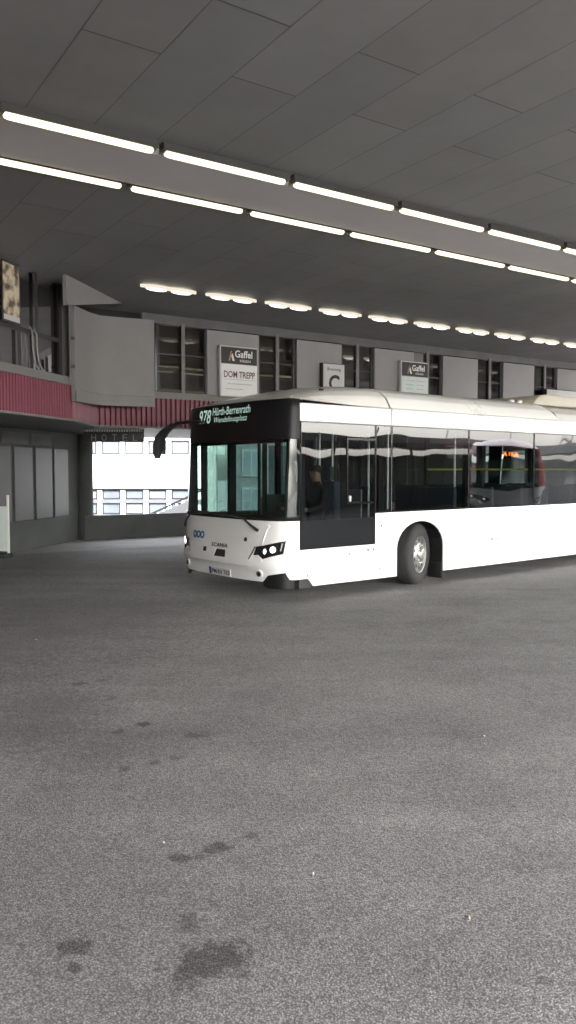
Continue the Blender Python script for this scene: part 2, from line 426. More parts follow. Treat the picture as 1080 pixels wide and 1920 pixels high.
# facade panels and windows, alternating
pit, pw = 2.352, 1.315
P0 = 8.08
bb(MB().box(6.6, 26, VF, VF+.1, 4.86, CZ+.02), 'bulkhead', 'concrete low', smooth=False)
for i in range(8):
    a = P0+pit*i
    bb(MB().box(a, a+pw, VF-.05, VF+.05, 3.43, 4.83), 'wall_panel', 'facade panel', bevel=.012)
def window(a, b, side):
    z0, z1 = 3.44, 4.90
    mid = a+(b-a)*.50; f = MB()
    for x, w in ((a+.02, .035), (mid, .03), (b-.02, .035)): f.box(x-w, x+w, VF+.01, VF+.09, z0, z1)
    f.box(a, b, VF+.02, VF+.08, z0, z0+.06); f.box(a, b, VF+.02, VF+.08, z1-.06, z1)
    f.box(a+.02, b-.02, VF+.025, VF+.075, 4.22, 4.26)
    fo = bb(f, 'window', 'frame dark', bevel=.006)
    for x0, x1 in ((a+.06, mid-.035), (mid+.035, b-.06)):
        pn = MB().quad((x0, VF+.05, z0+.05), (x1, VF+.05, z0+.05), (x1, VF+.05, z1-.05), (x0, VF+.05, z1-.05)).build('pane', 'building glass', fo, BO, smooth=False)
    MB().box(a+.05, b-.05, VF+.32, VF+.34, 3.43, 4.9).build('back_screen', 'curtain', fo, BO, smooth=False)
    MB().box(mid-.045, mid+.045, VF-.02, VF+.008, z0, z1).build('mullion', 'frame grey', fo, BO, bevel=.006)
    # pale blinds hang inside on one half, as seen between the signs
    if side is not None:
        x0, x1 = ((a+.06, mid-.04), (mid+.04, b-.06))[side]
        MB().box(x0, x1, VF+.26, VF+.28, 3.45, 4.85).build('blind', 'room dark', fo, BO, smooth=False)
window(6.93, 8.11, 1)
for i in range(7): window(P0+pit*i+pw+.015, P0+pit*(i+1)-.015, (None, 0, 1)[i % 3])
# wing windows
mull = [-6.5, -4.9, -3.3, -1.7, -.1, 1.5, 3.1, 4.7, 6.3, 7.9, 9.5, 11.05, 12.2, 12.76, 13.27, 14.02]
gl = MB().quad((*wl(-40, -.12), 3.43), (*wl(14.3, -.12), 3.43), (*wl(14.3, -.12), CZ), (*wl(-40, -.12), CZ))
wf = MB()
for y in mull:
    a, b = wl(y-.05, -.12), wl(y+.05, -.12)
    m2 = ribbon([a, b], 3.43, CZ, -.05, .05); wf.add(m2.v, m2.f)
m2 = ribbon([wl(-8, -.12), wl(14.3, -.12)], 4.02, 4.09, -.03, .03); wf.add(m2.v, m2.f)
wfo = bb(wf, 'window', 'frame dark', smooth=False)
gl.build('pane', 'building glass', wfo, BO, smooth=False)
bl = ribbon([wl(12.85, -.5), wl(14.1, -.5)], 3.43, CZ, -.02, 0); bl.build('blind', 'frame grey', wfo, BO, smooth=False)
rt = MB()
for dy in (0, .13):
    rt.tube([(*wl(12.98+dy, -.03), 4.12-dy*.3), (*wl(13.04+dy, -.02), 4.05-dy*.3), (*wl(13.06+dy, -.02), 3.75), (*wl(13.10+dy, -.01), 3.52), (*wl(13.22+dy, -.01), 3.44)], .014, 8)
bb(rt, 'rail_tube', 'tube grey')
# plain curved board hung at the inner corner, its post and the wedge under the ceiling
bpts = [w2s(-3.855, 14.15), w2s(-3.80, 14.95), w2s(-3.70, 15.45), w2s(-3.45, 15.78), w2s(-2.75, 16.22)]
zt = [4.70, 4.74, 4.77, 4.80, 4.82]; zb = [3.02, 3.05, 3.06, 3.07, 3.08]
bm_ = MB()
P = [Vector(p) for p in bpts]; nn = []
for i in range(5):
    t = (P[min(i+1, 4)]-P[max(i-1, 0)]).normalized(); nn.append(Vector((t.y, -t.x)))
for d in (.06, 0): pass
A = [[(*(P[i]+nn[i]*.07), zb[i]) for i in range(5)], [(*(P[i]+nn[i]*.07), zt[i]) for i in range(5)], [(*P[i], zt[i]) for i in range(5)], [(*P[i], zb[i]) for i in range(5)], [(*(P[i]+nn[i]*.07), zb[i]) for i in range(5)]]
bm_.grid(A); bm_.add([A[0][0], A[1][0], A[2][0], A[3][0]], [(0, 1, 2, 3)]); bm_.add([A[0][4], A[1][4], A[2][4], A[3][4]], [(0, 1, 2, 3)])
bdo = bb(bm_, 'board', 'panel board', ang=40)
lip = MB(); Bq = [[(*(P[i]+nn[i]*.085), zb[i]-.015) for i in range(5)], [(*(P[i]+nn[i]*.085), zb[i]+.19) for i in range(5)], [(*(P[i]+nn[i]*.072), zb[i]+.20) for i in range(5)]]
lip.grid(Bq); lip.build('kick_strip', 'panel board', bdo, BO, ang=40)
bb(ribbon([wl(14.06, .02), wl(14.28, .02)], 3.3, CZ, -.1, .04), 'post', 'frame grey', smooth=False)
cl = MB()
for z in (4.12, 3.62):
    q = wl(14.14, .07); cl.box(q[0]-.03, q[0]+.03, q[1]-.05, q[1]+.05, z-.025, z+.025)
bb(cl, 'clamp', 'frame dark', bevel=.005)
wd = [(-3.71, 13.38, CZ+.01), (-3.24, 15.72, CZ+.01), (-3.64, 13.74, 4.62), (-3.71, 13.38, 4.55)]
wv = [(*w2s(x, y), z) for x, y, z in wd]; wv2 = [(*w2s(x-.06, y+.01), z) for x, y, z in wd]
bb(MB().add(wv+wv2, [(0, 1, 2, 3), (7, 6, 5, 4), (0, 4, 5, 1), (1, 5, 6, 2), (2, 6, 7, 3), (3, 7, 4, 0)]), 'wedge_board', 'panel board', smooth=False)

# poster in the wing window
po = wl(12.47, -.03); pw_ = st(*po, 4.08)
ps = thing('wall_poster', 'sepia picture poster in upper window at the left edge', 'poster', pw_, math.atan2(2.2, .53))
MB().box(-.235, .235, -.012, .012, 0, .93).build('frame', 'frame dark', ps, bevel=.004)
def poster_mat():
    m, nt, out = new_mat('sepia picture'); N = nt.nodes.new; L = nt.links.new
    p = N('ShaderNodeBsdfPrincipled'); L(p.outputs[0], out.inputs[0]); p.inputs['Roughness'].default_value = .4
    tc = N('ShaderNodeTexCoord'); no = N('ShaderNodeTexNoise'); no.inputs['Scale'].default_value = 5.; no.inputs['Detail'].default_value = 3
    L(tc.outputs['Object'], no.inputs['Vector']); cr = N('ShaderNodeValToRGB'); e = cr.color_ramp.elements
    e[0].position = .42; e[0].color = (.10, .07, .045, 1); e[1].position = .56; e[1].color = (.62, .53, .38, 1)
    L(no.outputs['Fac'], cr.inputs[0]); L(cr.outputs[0], p.inputs['Base Color']); return m
M['poster'] = poster_mat()
MB().box(-.215, .215, -.018, -.0125, .03, .90).build('picture', 'poster', ps, smooth=False)
MB().box(-.215, .215, -.022, -.0185, .03, .11).build('caption_strip', 'sign board', ps, smooth=False)

# ------------------------------------------------------------------ signs on the facade
def put_text(mb, body, x0, z0, w, h, y, **k):
    vs, fs = text2d(body, w, h, **k)
    mb.add([(x0+a, y, z0+b) for a, b in vs], fs); return mb
def brew_sign(u0, u1, ztop, zh, z0, label, lower, white):
    t = thing('advertising_sign', label, 'sign', st(u0, VF-.07, z0), ST_ROT, 'brewery signs on the facade')
    w = u1-u0; H = ztop-z0; hz = zh-z0
    MB().box(0, w, -.10, 0, 0, H).build('case', 'sign board', t, bevel=.008)
    MB().box(.035, w-.02, -.112, -.101, hz, H-.03).build('header', 'sign black', t, smooth=False)
    MB().box(.035, w-.02, -.110, -.101, .02, hz-.012).build('face', white, t, smooth=False)
    hh = H-.03-hz
    e = MB()
    e.cur = 0
    x = w*.22; zc = hz+hh*.18; q = hh*.62
    e.prism([(x, zc), (x+.035, zc), (x+.075, zc+q*.8), (x+.085, zc+q), (x+.06, zc+q*.92)], 'y', -.118, -.1125)
    e.cur = 1
    e.prism([(x+.07, zc+q*.5), (x+.1, zc+q*.75), (x+.155, zc), (x+.10, zc)], 'y', -.119, -.1125)
    e.build('emblem', ['logo gold', 'letter white'], t, smooth=False)
    n = MB(); put_text(n, 'Gaffel', w*.39, hz+hh*.40, w*.46, hh*.44, -.117, bold=.02)
    put_text(n, 'KÖLSCH', w*.52, hz+hh*.14, w*.28, hh*.17, -.117, bold=.01)
    n.build('lettering', 'letter white', t, smooth=False, fix=False)
    if lower:
        n = MB(); put_text(n, 'DOM TREPP', w*.10, hz*.58, w*.82, hz*.20, -.115, bold=.012)
        n.build('lettering', 'letter red', t, smooth=False, fix=False)
        n = MB().box(w*.10, w*.92, -.114, -.111, hz*.52, hz*.535); n.box(w*.2, w*.85, -.114, -.111, hz*.38, hz*.41); n.box(w*.14, w*.6, -.114, -.111, hz*.22, hz*.25)
        n.build('rule', 'letter pale', t, smooth=False)
    else:
        n = MB()
        for x0, x1 in ((.17, .48), (.56, .86)):
            for j in range(5): n.box(w*x0, w*(x1-.03*(j % 3)), -.114, -.111, hz*(.86-.13*j)-.02, hz*(.86-.13*j)+.012)
        n.build('small_print', 'letter pale', t, smooth=False)
    return t
brew_sign(8.32, 9.28, 4.51, 4.12, 3.40, 'black and white brewery sign with red DOM TREPP lettering', True, 'sign white')
brew_sign(13.54, 14.48, 4.57, 4.19, 3.40, 'black and pale green brewery sign right of the C platform sign', False, 'sign green white')
t = thing('platform_sign', 'white platform sign with a big black letter C', 'sign', st(11.07, VF-.07, 3.47), ST_ROT)
MB().box(0, .66, -.12, 0, 0, .86).build('case', 'frame dark', t, bevel=.01)
MB().box(.02, .64, -.13, -.121, .02, .84).build('rim', 'sign board', t, smooth=False)
MB().box(.06, .60, -.138, -.131, .05, .80).build('face', 'sign board', t, smooth=False)
n = MB(); put_text(n, 'Bussteig', .13, .665, .40, .09, -.141, bold=.01); put_text(n, 'C', .17, .19, .32, .40, -.141, bold=.03); n.build('lettering', 'letter black', t, smooth=False, fix=False)
t = thing('blank_sign', 'wide blank pale sign at the right edge behind the bus roof', 'sign', st(19.12, VF-.07, 3.45), ST_ROT)
MB().box(0, 2.3, -.16, 0, 0, .72).build('case', 'frame dark', t, bevel=.01)
MB().box(.02, 2.28, -.175, -.161, .02, .70).build('face', 'sign board', t, bevel=.004)

# hotel sign under the soffit
t = thing('hotel_sign', 'dark HOTEL sign hanging under the soffit beside the open side', 'sign', (-4.46, 17.3, 2.40), R(4))
MB().box(0, 1.30, 0, .06, 0, .20).build('board', 'frame dark', t, bevel=.006)
fr = MB()
for i in range(24): fr.box(.0+i*.054, .0+i*.054+.032, -.02, .03, .225, .275)
fr.build('fringe', 'sign white', t, smooth=False)
MB().box(0, 1.30, .03, .05, .20, .285).build('rail', 'frame dark', t, smooth=False)
for i, c in enumerate('HOTEL'): put_text(MB(), c, .16+i*.225, .025, .105, .145, -.004, bold=.0).build('letter', 'letter dim', t, smooth=False, fix=False)

# pale board sign at the left edge
t = thing('board_sign', 'small pale board sign standing by the wall at the left edge', 'sign', (-5.79, 16.0, 0), R(-12))
MB().box(-.55, .10, -.02, .02, .14, 1.05).build('board', 'sign green white', t, bevel=.006)
MB().box(.10, .135, -.025, .025, .10, 1.28).build('post', 'letter white', t, bevel=.005)
MB().box(-.15, .12, -.16, .16, .0, .10).build('base', 'rubber', t, bevel=.02)

# ------------------------------------------------------------------ hotel outside
HY = 42.
hot = thing('hotel_building', 'bright white hotel building with window bands across the street', 'building', (-6, HY, -2), R(2))
def hp(mb, name, mat, parent=None, **k): return mb.build(name, mat, parent or hot, smooth=k.pop('smooth', False), **k)
X0, X1 = -14., 1.7
hp(MB().box(X0, X1, .10, 10, 0, 11), 'wall', 'hotel wall')
hp(MB().box(X0, X1, -.12, .099, 4.62, 2.83+.0).box(X0, X1, -.03, .099, 5.36, 5.55), 'spandrel', 'hotel wall')
hp(MB().box(X0, X1, -.08, .099, 5.56, 5.74), 'cornice', 'hotel trim')
hp(MB().box(X0, X1, -.02, .099, 5.75, 7.4), 'upper_band', 'hotel grey')
hp(MB().box(X0, X1, -.06, .099, 2.74, 2.825), 'drip_edge', 'hotel frame')
hp(MB().box(X0, X1, -.05, .099, 2.05, 2.24).box(X0, X1, -.04, .099, .9, 1.45), 'sill_band', 'hotel grey')
pitch = 1.22
x = X0+.4; i = 0
while x < X1-1.2:
    w = pitch-.30
    for z0, z1 in ((4.62, 5.36), (2.24, 2.74), (1.45, 2.05)):
        f = MB().box(x, x+w, .02, .06, z0+.02, z0+.07).box(x, x+w, .02, .06, z1-.07, z1-.02).box(x, x+.05, .02, .06, z0+.07, z1-.07).box(x+w-.05, x+w, .02, .06, z0+.07, z1-.07)
        fo = hp(f, 'window', 'hotel frame')
        MB().box(x+.05, x+w-.05, .035, .05, z0+.07, z1-.07).build('pane', ('hotel glass', 'hotel pale glass')[(i*7+int(z0*3)) % 3 % 2], fo, smooth=False)
    for z0, z1 in ((1.45, 2.05), (2.24, 2.74), (4.62, 5.36)): hp(MB().box(x+w+.03, x+pitch-.03, -.02, .099, z0, z1), 'pier', 'hotel wall')
    x += pitch; i += 1
nb = thing('tenement_building', 'grey stone building with rows of windows beyond the hotel', 'building', (-3.6, 50, -2), R(1))
NB = MB().box(0, 22, 0, 10, 0, 14); NB.build('wall', 'hotel grey', nb, smooth=False)
for k in range(9):
    for z in (1.0, 3.4, 5.8, 8.2):
        f = MB().box(.7+2.1*k, 1.9+2.1*k, -.08, 0, z, z+1.7).build('window', 'hotel pale glass', nb, smooth=False)
        MB().box(.8+2.1*k, 1.27+2.1*k, -.10, -.082, z+.1, z+1.6).box(1.33+2.1*k, 1.8+2.1*k, -.10, -.082, z+.1, z+1.6).build('pane', 'hotel glass', f, smooth=False)
# outside stair with railing
t = thing('stair_railing', 'sloping concrete stair parapet with pale balusters outside the opening', 'railing', (-5.4, 30, -2), R(0))
MB().prism([(0, 1.95), (1.75, 2.70), (1.75, 2.2), (.9, 1.6), (0, 1.3)], 'y', 0, .2).build('stringer', 'hotel grey', t, smooth=False)
MB().prism([(0, 2.08), (2.1, 3.05), (2.1, 2.98), (0, 2.0)], 'y', .3, .38).build('handrail', 'hotel frame', t, smooth=False)
for k in range(8): MB().box(.12+.24*k, .2+.24*k, .31, .37, 1.9+.1*k, 2.06+.111*k).build('baluster', 'letter white', t, smooth=False)
MB().box(0, 2.1, .15, .45, 0, 1.3).build('base', 'hotel grey', t, smooth=False)

# ------------------------------------------------------------------ the bus
BW = 2.55
def interp(z, zs, vs):
    if z <= zs[0]: return vs[0]
    for a, b, c, d in zip(zs, zs[1:], vs, vs[1:]):
        if z <= b: return c+(d-c)*(z-a)/(b-a)
    return vs[-1]
def bulge(z): return interp(z, [.27, .43, .475, .54, .62, 1.1, 2.74, 3.1], [.455, .475, .515, .515, .485, .42, .28, .25])
def fs(y, z):
    q = max(0., 1-abs(2*min(max(y, 0), BW)/BW-1)**3)
    return -2.29-bulge(z)*q**(1/3)
def fp(y, z, off=0.):
    e = .002; y0 = min(max(y, e), BW-e)
    d = (fs(y0+e, z)-fs(y0-e, z))/(2*e); n = math.sqrt(1+d*d)
    return (fs(y, z)-off/n, y+off*d/n, z)
YS = sorted({round(BW/2*(1-math.copysign(abs(math.cos(a))**(1.35), math.cos(a))), 4) for a in [math.pi*k/44 for k in range(45)]} |
            {.0012, .004, .010, .02, .035, .055, BW-.0012, BW-.004, BW-.01, BW-.02, BW-.035, BW-.055})
def front_poly(poly, off0, off1, zcuts=()):
    """outline in (y,z) wrapped onto the curved front, between two offsets"""
    bm = bmesh.new(); bm.faces.new([bm.verts.new((y, z, 0)) for y, z in poly])
    for y in YS:
        bmesh.ops.bisect_plane(bm, geom=bm.verts[:]+bm.edges[:]+bm.faces[:], plane_co=(y, 0, 0), plane_no=(1, 0, 0), dist=1e-5)
    for z in zcuts:
        bmesh.ops.bisect_plane(bm, geom=bm.verts[:]+bm.edges[:]+bm.faces[:], plane_co=(0, z, 0), plane_no=(0, 1, 0), dist=1e-5)
    if off0 != off1:
        r = bmesh.ops.extrude_face_region(bm, geom=bm.faces[:])
        for v in r['geom']:
            if isinstance(v, bmesh.types.BMVert): v.co.z = 1
    m = MB(); bm.verts.index_update()
    m.v = [fp(v.co.x, v.co.y, off0+(off1-off0)*v.co.z) for v in bm.verts]
    m.f = [[v.index for v in f.verts] for f in bm.faces]; m.mi = [0]*len(m.f); bm.free(); return m
def front_text(mb, body, y0, z0, w, h, off, **k):
    vs, fs_ = text2d(body, w, h, **k)
    mb.add([fp(y0-a, z0+b, off) for a, b in vs], fs_); return mb
def circle(cy, cz, ry, rz, n=20): return [(cy+ry*math.cos(2*math.pi*k/n), cz+rz*math.sin(2*math.pi*k/n)) for k in range(n)]
def mirror(poly): return [(BW-y, z) for y, z in poly]

ROOFP = [(0, 2.69), (.03, 2.706), (.055, 2.752), (.13, 2.868), (.25, 2.955), (.40, 3.005), (.5, 3.022), (.62, 3.045), (.86, 3.07), (1.275, 3.085)]
def roof_z(y): 
    y = min(y, BW-y); return interp(y, [p[0] for p in ROOFP], [p[1] for p in ROOFP])
END = 9.2
def arch(cx, rx, zs=.60, rz=.40, z0=.185, n=14):
    return [(cx-rx, z0)] + [(cx-rx*math.cos(math.pi*k/n), zs+rz*math.sin(math.pi*k/n)) for k in range(n+1)] + [(cx+rx, z0)]

def make_bus(loc, rz, label, paint, roofpaint, lines, led, detail, name='city_bus', flip=False):
    B = thing(name, label, 'bus', loc, rz)
    FW, RW = .155, 6.05
    body = MB()
    for pts in ([(-2.285, .30), (-2.14, .30), (-2.04, .19), (-.580, .185), (-.580, 1.155), (-.842, 1.155), (-.842, .70), (-2.285, .70)],
                [(-.570, .185)] + arch(FW, .535) + [(1.294, .185), (1.294, 1.155), (-.570, 1.155)],
                [(1.306, .185), (3.125, .185), (3.125, 1.155), (1.306, 1.155)],
                [(3.133, .185), (4.957, .185), (4.957, 1.155), (3.133, 1.155)],
                [(4.963, .185)] + arch(RW, .535) + [(7.197, .185), (7.197, 1.155), (4.963, 1.155)],
                [(7.203, .25), (END, .30), (END, 1.155), (7.203, 1.155)]):
        body.prism(pts, 'y', 0, .03)
    for a, b in ((-2.285, -.522), (-.502, 3.122), (3.138, END)):
        body.prism([(a, 2.445), (b, 2.445), (b, 2.688), (a, 2.688)], 'y', 0, .03)
    # far side: lower panels between the doors, upper band
    for a, b in ((-1.0, -.45), (.75, 2.2), (3.5, 5.45), (6.65, END)): body.prism([(a, .19), (b, .19), (b, 1.155), (a, 1.155)], 'y', BW-.03, BW)
    body.prism([(-2.285, 2.445), (END, 2.445), (END, 2.688), (-2.285, 2.688)], 'y', BW-.03, BW)
    body.prism([(FW-.55, .99), (FW+.55, .99), (FW+.55, 1.155), (FW-.55, 1.155)], 'y', BW-.03, BW)
    # tail
    body.prism([(0.03, .3), (BW-.03, .3), (BW-.03, 1.4), (.03, 1.4)], 'x', END-.03, END)
    body.prism([(0.03, 2.3), (BW-.03, 2.3), (BW-.03, 2.69), (.03, 2.69)], 'x', END-.03, END)
    bo = body.build('body', paint, B, bevel=.006 if detail else 0)
    # dark structure behind the panel gaps, sills and pillars
    st_ = MB()
    st_.box(-2.27, -.60, .035, .07, .33, .72).box(-.60, -.42, .035, .07, .22, 1.2).box(.72, 5.48, .035, .07, .22, 1.17).box(6.62, END-.04, .035, .07, .32, 1.17)
    st_.box(-2.27, END-.04, .035, .07, 2.43, 2.67).box(-2.27, END-.04, BW-.07, BW-.035, 2.43, 2.67)
    st_.build('inner_frame', 'black plastic', B, smooth=False)
    for s in (-.8475, -.51, 1.30, 3.13, 4.96, 6.75): MB().box(s-.011, s+.011, .008, .02, 1.165, 2.44).build('pillar_strip', 'gasket', B, smooth=False)
    pl = MB()
    for s in (-.70, 1.30, 3.13, 4.96, 6.75): pl.box(s-.05, s+.05, .03, .09, 1.165, 2.44).box(s-.05, s+.05, BW-.09, BW-.03, 1.165, 2.44)
    pl.box(-2.26, -2.16, .05, .12, .7, 2.44).box(-2.26, -2.18, BW-.12, BW-.05, .4, 2.44).box(-1.72, -1.62, BW-.07, BW-.03, .35, 2.44).box(-1.05, -.95, BW-.08, BW-.02, .35, 2.44)
    pl.build('window_pillar', 'black plastic', B, smooth=False)
    # glazing, near side
    def pane(nm, a, b, z0, z1, y):
        return MB().quad((a, y, z0), (b, y, z0), (b, y, z1), (a, y, z1)).build(nm, 'side glass', B, smooth=False)
    def border(a, b, z0, z1, w=.022, y0=-.003, y1=.012):
        m = MB(); m.box(a, b, y0, y1, z0, z0+w).box(a, b, y0, y1, z1-w*.6, z1).box(a, a+.008, y0, y1, z0+w, z1-w*.6).box(b-.008, b, y0, y1, z0+w, z1-w*.6); return m
    dw = pane('driver_window', -2.268, -.855, 1.10, 2.44, .004)
    border(-2.27, -.852, .705, 2.44).build('seal', 'black gloss', dw, smooth=False)
    MB().prism([(-2.262, .73), (-.862, .73), (-.862, 1.098), (-2.262, 1.098)], 'y', .0, .03).build('lower_panel', 'dark grey panel', dw, smooth=False)
    if detail:
        sl = MB().box(-1.43, -1.40, -.008, .010, 1.33, 2.24).box(-1.40, -.86, -.004, .010, 1.30, 1.33).box(-1.40, -.86, -.004, .010, 2.21, 2.24)
        so = sl.build('sliding_frame', 'black gloss', dw, smooth=False)
        MB().box(-1.385, -1.345, -.016, .0, 1.335, 1.42).build('latch', 'gasket', so, bevel=.004)
    for a, b in ((-.840, -.518), (-.502, 1.292), (1.308, 3.122), (3.138, 4.952), (4.968, 6.742), (6.758, 8.6)):
        w = pane('side_window', a, b, 1.165, 2.44, .004)
        border(a, b, 1.158, 2.44, .02).build('seal', 'black gloss', w, smooth=False)
    MB().box(8.6, END-.03, .004, .02, 1.16, 2.44).build('rear_corner_panel', 'black gloss', B, smooth=False)
    # far side glazing and the front door
    for a, b in ((.72, 2.6), (2.64, 4.6), (4.64, 6.6), (6.64, END-.04), (-.95, .68)):
        pane('side_window', a, b, 1.165, 2.44, BW-.004)
    for a, b in ((-2.18, -1.67), (-1.62, -1.05)):
        d = pane('door', a, b, .35, 2.42, BW-.006)
        MB().box(a, a+.05, BW-.05, BW-.01, .32, 2.43).box(b-.05, b, BW-.05, BW-.01, .32, 2.43).box(a+.05, b-.05, BW-.05, BW-.01, .32, .42).box(a+.05, b-.05, BW-.05, BW-.01, 2.36, 2.43).build('door_frame', 'black plastic', d, smooth=False)
    MB().box(-.45, .72, BW-.03, BW-.01, .3, 1.16) if False else None
    MB().quad((END-.015, .05, 1.4), (END-.015, BW-.05, 1.4), (END-.015, BW-.05, 2.3), (END-.015, .05, 2.3)).build('rear_window', 'side glass', B, smooth=False)
    # roof: front dome, raised side cover with a cut end, rear roof
    ys = sorted(set(YS) | {p[0] for p in ROOFP} | {BW-p[0] for p in ROOFP})
    rows = []
    for k in range(17):
        t = (k/16)**1.5; gq = math.sin(min(1, t*1.05)*math.pi/2)**.85 if t > 0 else 0
        rows.append([(fs(y, 2.74)*(1-t)+(-.540)*t, y, 2.742*(1-gq)+roof_z(y)*gq if not (y < .02 or y > BW-.02) else 2.742*(1-gq)+roof_z(y)*gq) for y in ys])
    rf = MB(); rf.grid(rows)
    rfo = rf.build('roof', roofpaint, B, ang=50)
    def roofseg(s0, s1, dz, nm, skew=0.):
        pts = [(y, roof_z(y)+(0 if y < .01 or y > BW-.01 else dz)) for y in ys]
        m = MB(); m.grid([[(s0, y, z) for y, z in pts], [(s1-skew*max(0, (z-2.70)), y, z) for y, z in pts]])
        m.add([(s1-skew*max(0, (z-2.70)), y, z) for y, z in pts]+[(s1, BW-.05, 2.6), (s1, .05, 2.6)], [tuple(range(len(pts)+2))])
        m.add([(s0, y, z) for y, z in pts]+[(s0, BW-.05, 2.6), (s0, .05, 2.6)], [tuple(range(len(pts)+2))])
        return m.build(nm, roofpaint, B, ang=24)
    roofseg(-.504, 3.95, .0, 'roof_cover', .9).data.materials[0] = M[paint]
    roofseg(3.96, END, -.035, 'rear_roof')
    MB().box(-2.4, END-.05, .08, BW-.08, 2.44, 2.47).build('interior_ceiling', 'interior grey', B, smooth=False)
    rg = MB(); rg.grid([[(s, y, roof_z(y)-.02) for y in ys if .02 < y < BW-.02] for s in (-.56, -.46)]); rg.build('roof_gap', 'black plastic', B)
    # roof unit behind the front cover
    ru = MB(); prof = [(3.75, 3.0), (3.80, 3.10), (3.95, 3.19), (4.2, 3.22), (6.3, 3.22), (6.6, 3.02)]
    ru.prism(prof, 'y', .42, BW-.42)
    ruo = ru.build('roof_unit', 'beige unit', B, bevel=.05, ang=50)
    if detail:
        b2 = MB()
        for s in (3.3, 3.55): b2.ellipsoid((s, .62, 3.06), .06, .06, .035, 12, 6)
        b2.build('roof_vent', 'roof paint', B)
        b3 = MB().ellipsoid((-1.6, .35, 2.93), .045, .03, .018, 10, 6); b3.build('roof_marker', 'black plastic', B)
    # front: white mask, windscreen, black header
    bot = [(0.0, .30), (.018, .31), (.04, .405), (.25, .36), (.34, .27)]
    mask = front_poly(bot + mirror(bot)[::-1] + [(BW, 1.10), (0, 1.10)], 0, -.03, (.36, .43, .475, .54, .62, .8, .95))
    mo = mask.build('front_mask', 'white paint', B, ang=38)
    fpz = [1.10, 1.4, 1.7, 2.0, 2.12]
    ws = MB(); ws.grid([[fp(y, z, -.002) for y in YS] for z in (1.102, 1.4, 1.7, 2.0, 2.20)])
    wso = ws.build('windscreen', 'windscreen', B, ang=60)
    seal = MB(); seal.grid([[fp(y, z, o) for y in YS] for z, o in ((1.098, .006), (1.102, .010), (1.15, .010), (1.155, .0))]); seal.build('lower_band', 'black gloss', wso, ang=60)
    pil2 = MB()
    for side in (0, 1):
        yy = [y for y in YS if y <= .07]; yy = [BW-y for y in yy][::-1] if side else yy
        pil2.grid([[fp(y, z, -.012) for y in yy] for z in (1.12, 1.7, 2.26)])
    pil2.build('corner_pillar', 'header black' if detail else paint, B, ang=60)
    if not detail:
        for side in (0, 1):
            yy = [y for y in YS if y <= .22]; yy = [BW-y for y in yy][::-1] if side else yy
            cc_ = MB(); cc_.grid([[fp(y, z, .012) for y in yy] for z in (1.1, 1.7, 2.2, 2.74)]); cc_.build('corner_panel', paint, B, ang=60)
    hd = MB(); hd.grid([[fp(y, z, o) for y in YS] for z, o in ((2.195, -.02), (2.202, .001), (2.45, .002), (2.60, .001), (2.73, 0), (2.742, -.012), (2.742, -.06))])
    hdo = hd.build('destination_header', 'header black', B, ang=50)
    for body_, y0, z0, w, h, k in lines:
        n = front_text(MB(), body_, y0, z0, w, h, .006, **k)
        if flip:
            yc = 2*(y0-w/2)
            n = MB(); vs, fs_ = text2d(body_, w, h, **k); n.add([fp(y0-w+a, z0+b, .006) for a, b in vs], fs_)
        n.build('display_text', led, hdo, smooth=False, fix=False)
    MB().box(-2.46, -2.30, .16, BW-.16, 2.16, 2.44).build('display_box', 'black plastic', B, smooth=False)
    # lamps
    head = [(.42, .745), (.30, .765), (.04, .835), (.055, .66), (.29, .585), (.375, .635), (.455, .625)]
    for mir in (0, 1):
        q = mirror if mir else (lambda p: p)
        ho = front_poly(q(head), -.004, .008).build('headlight', 'black gloss', B, ang=40)
        front_poly(q(circle(.165, .715, .036, .044)), .006, .016).build('lamp', 'headlamp', ho)
        front_poly(q(circle(.272, .687, .022, .036)), .006, .014).build('lamp', 'headlamp', ho)
        if detail:
            front_poly(q([(.075, .80), (.062, .803), (.075, .70), (.086, .697)]), .006, .012).build('side_marker', 'gasket', ho, smooth=False)
            front_poly(q([(.53, .565), (.515, .565), (.425, .745), (.447, .745)]), -.004, .012).build('trim_strip', 'chrome' if paint == 'white paint' else paint, ho, smooth=False)
            front_poly(q([(.405, .628), (.385, .61), (.30, .55), (.30, .572), (.38, .634)]), -.004, .012).build('trim_strip', 'white paint', ho, smooth=False)
        fo = front_poly(q(circle(.375, .375, .062, .058, 24)), -.002, .014).build('fog_light', 'white paint', B, ang=40)
        front_poly(q(circle(.372, .375, .040, .040, 20)), .012, .020).build('lens', 'chrome', fo, ang=40)
        front_poly(q(circle(.366, .372, .020, .028, 16)), .018, .024).build('bulb', 'dark grey panel', fo, ang=40)
        low = [(.002, .29), (.02, .305), (.042, .40), (.25, .355), (.335, .27), (.33, .20), (.25, .18), (.002, .18)]
        front_poly(q(low), -.02, -.05, (.24,)).build('corner_skirt', 'header black', B, ang=40)
    MB().prism([(-2.285, .295), (-2.145, .295), (-2.05, .19), (-2.1, .17), (-2.285, .17)], 'y', .02, .04).build('corner_skirt', 'black plastic', B, smooth=False)
    if detail:
        pf = front_poly([(1.50, .275), (.965, .275), (.965, .385), (1.50, .385)], .004, .014).build('number_plate', 'plate white', B, smooth=False)
        front_poly([(1.495, .28), (1.44, .28), (1.44, .38), (1.495, .38)], .014, .016).build('country_strip', 'plate blue', pf, smooth=False)
        n = front_text(MB(), 'PM·RV 763', 1.42, .295, .435, .065, .0165, bold=.02); n.build('lettering', 'letter black', pf, smooth=False, fix=False)
        n = front_text(MB(), 'SCANIA', 1.43, .685, .41, .056, .005, bold=.035, spacing=1.1); n.build('maker_lettering', 'frame dark', B, smooth=False, fix=False)
        front_poly([(1.29, .655), (1.08, .655), (1.05, .555), (1.315, .555)], -.004, .006).build('tow_hatch', 'black plastic', B, smooth=False)
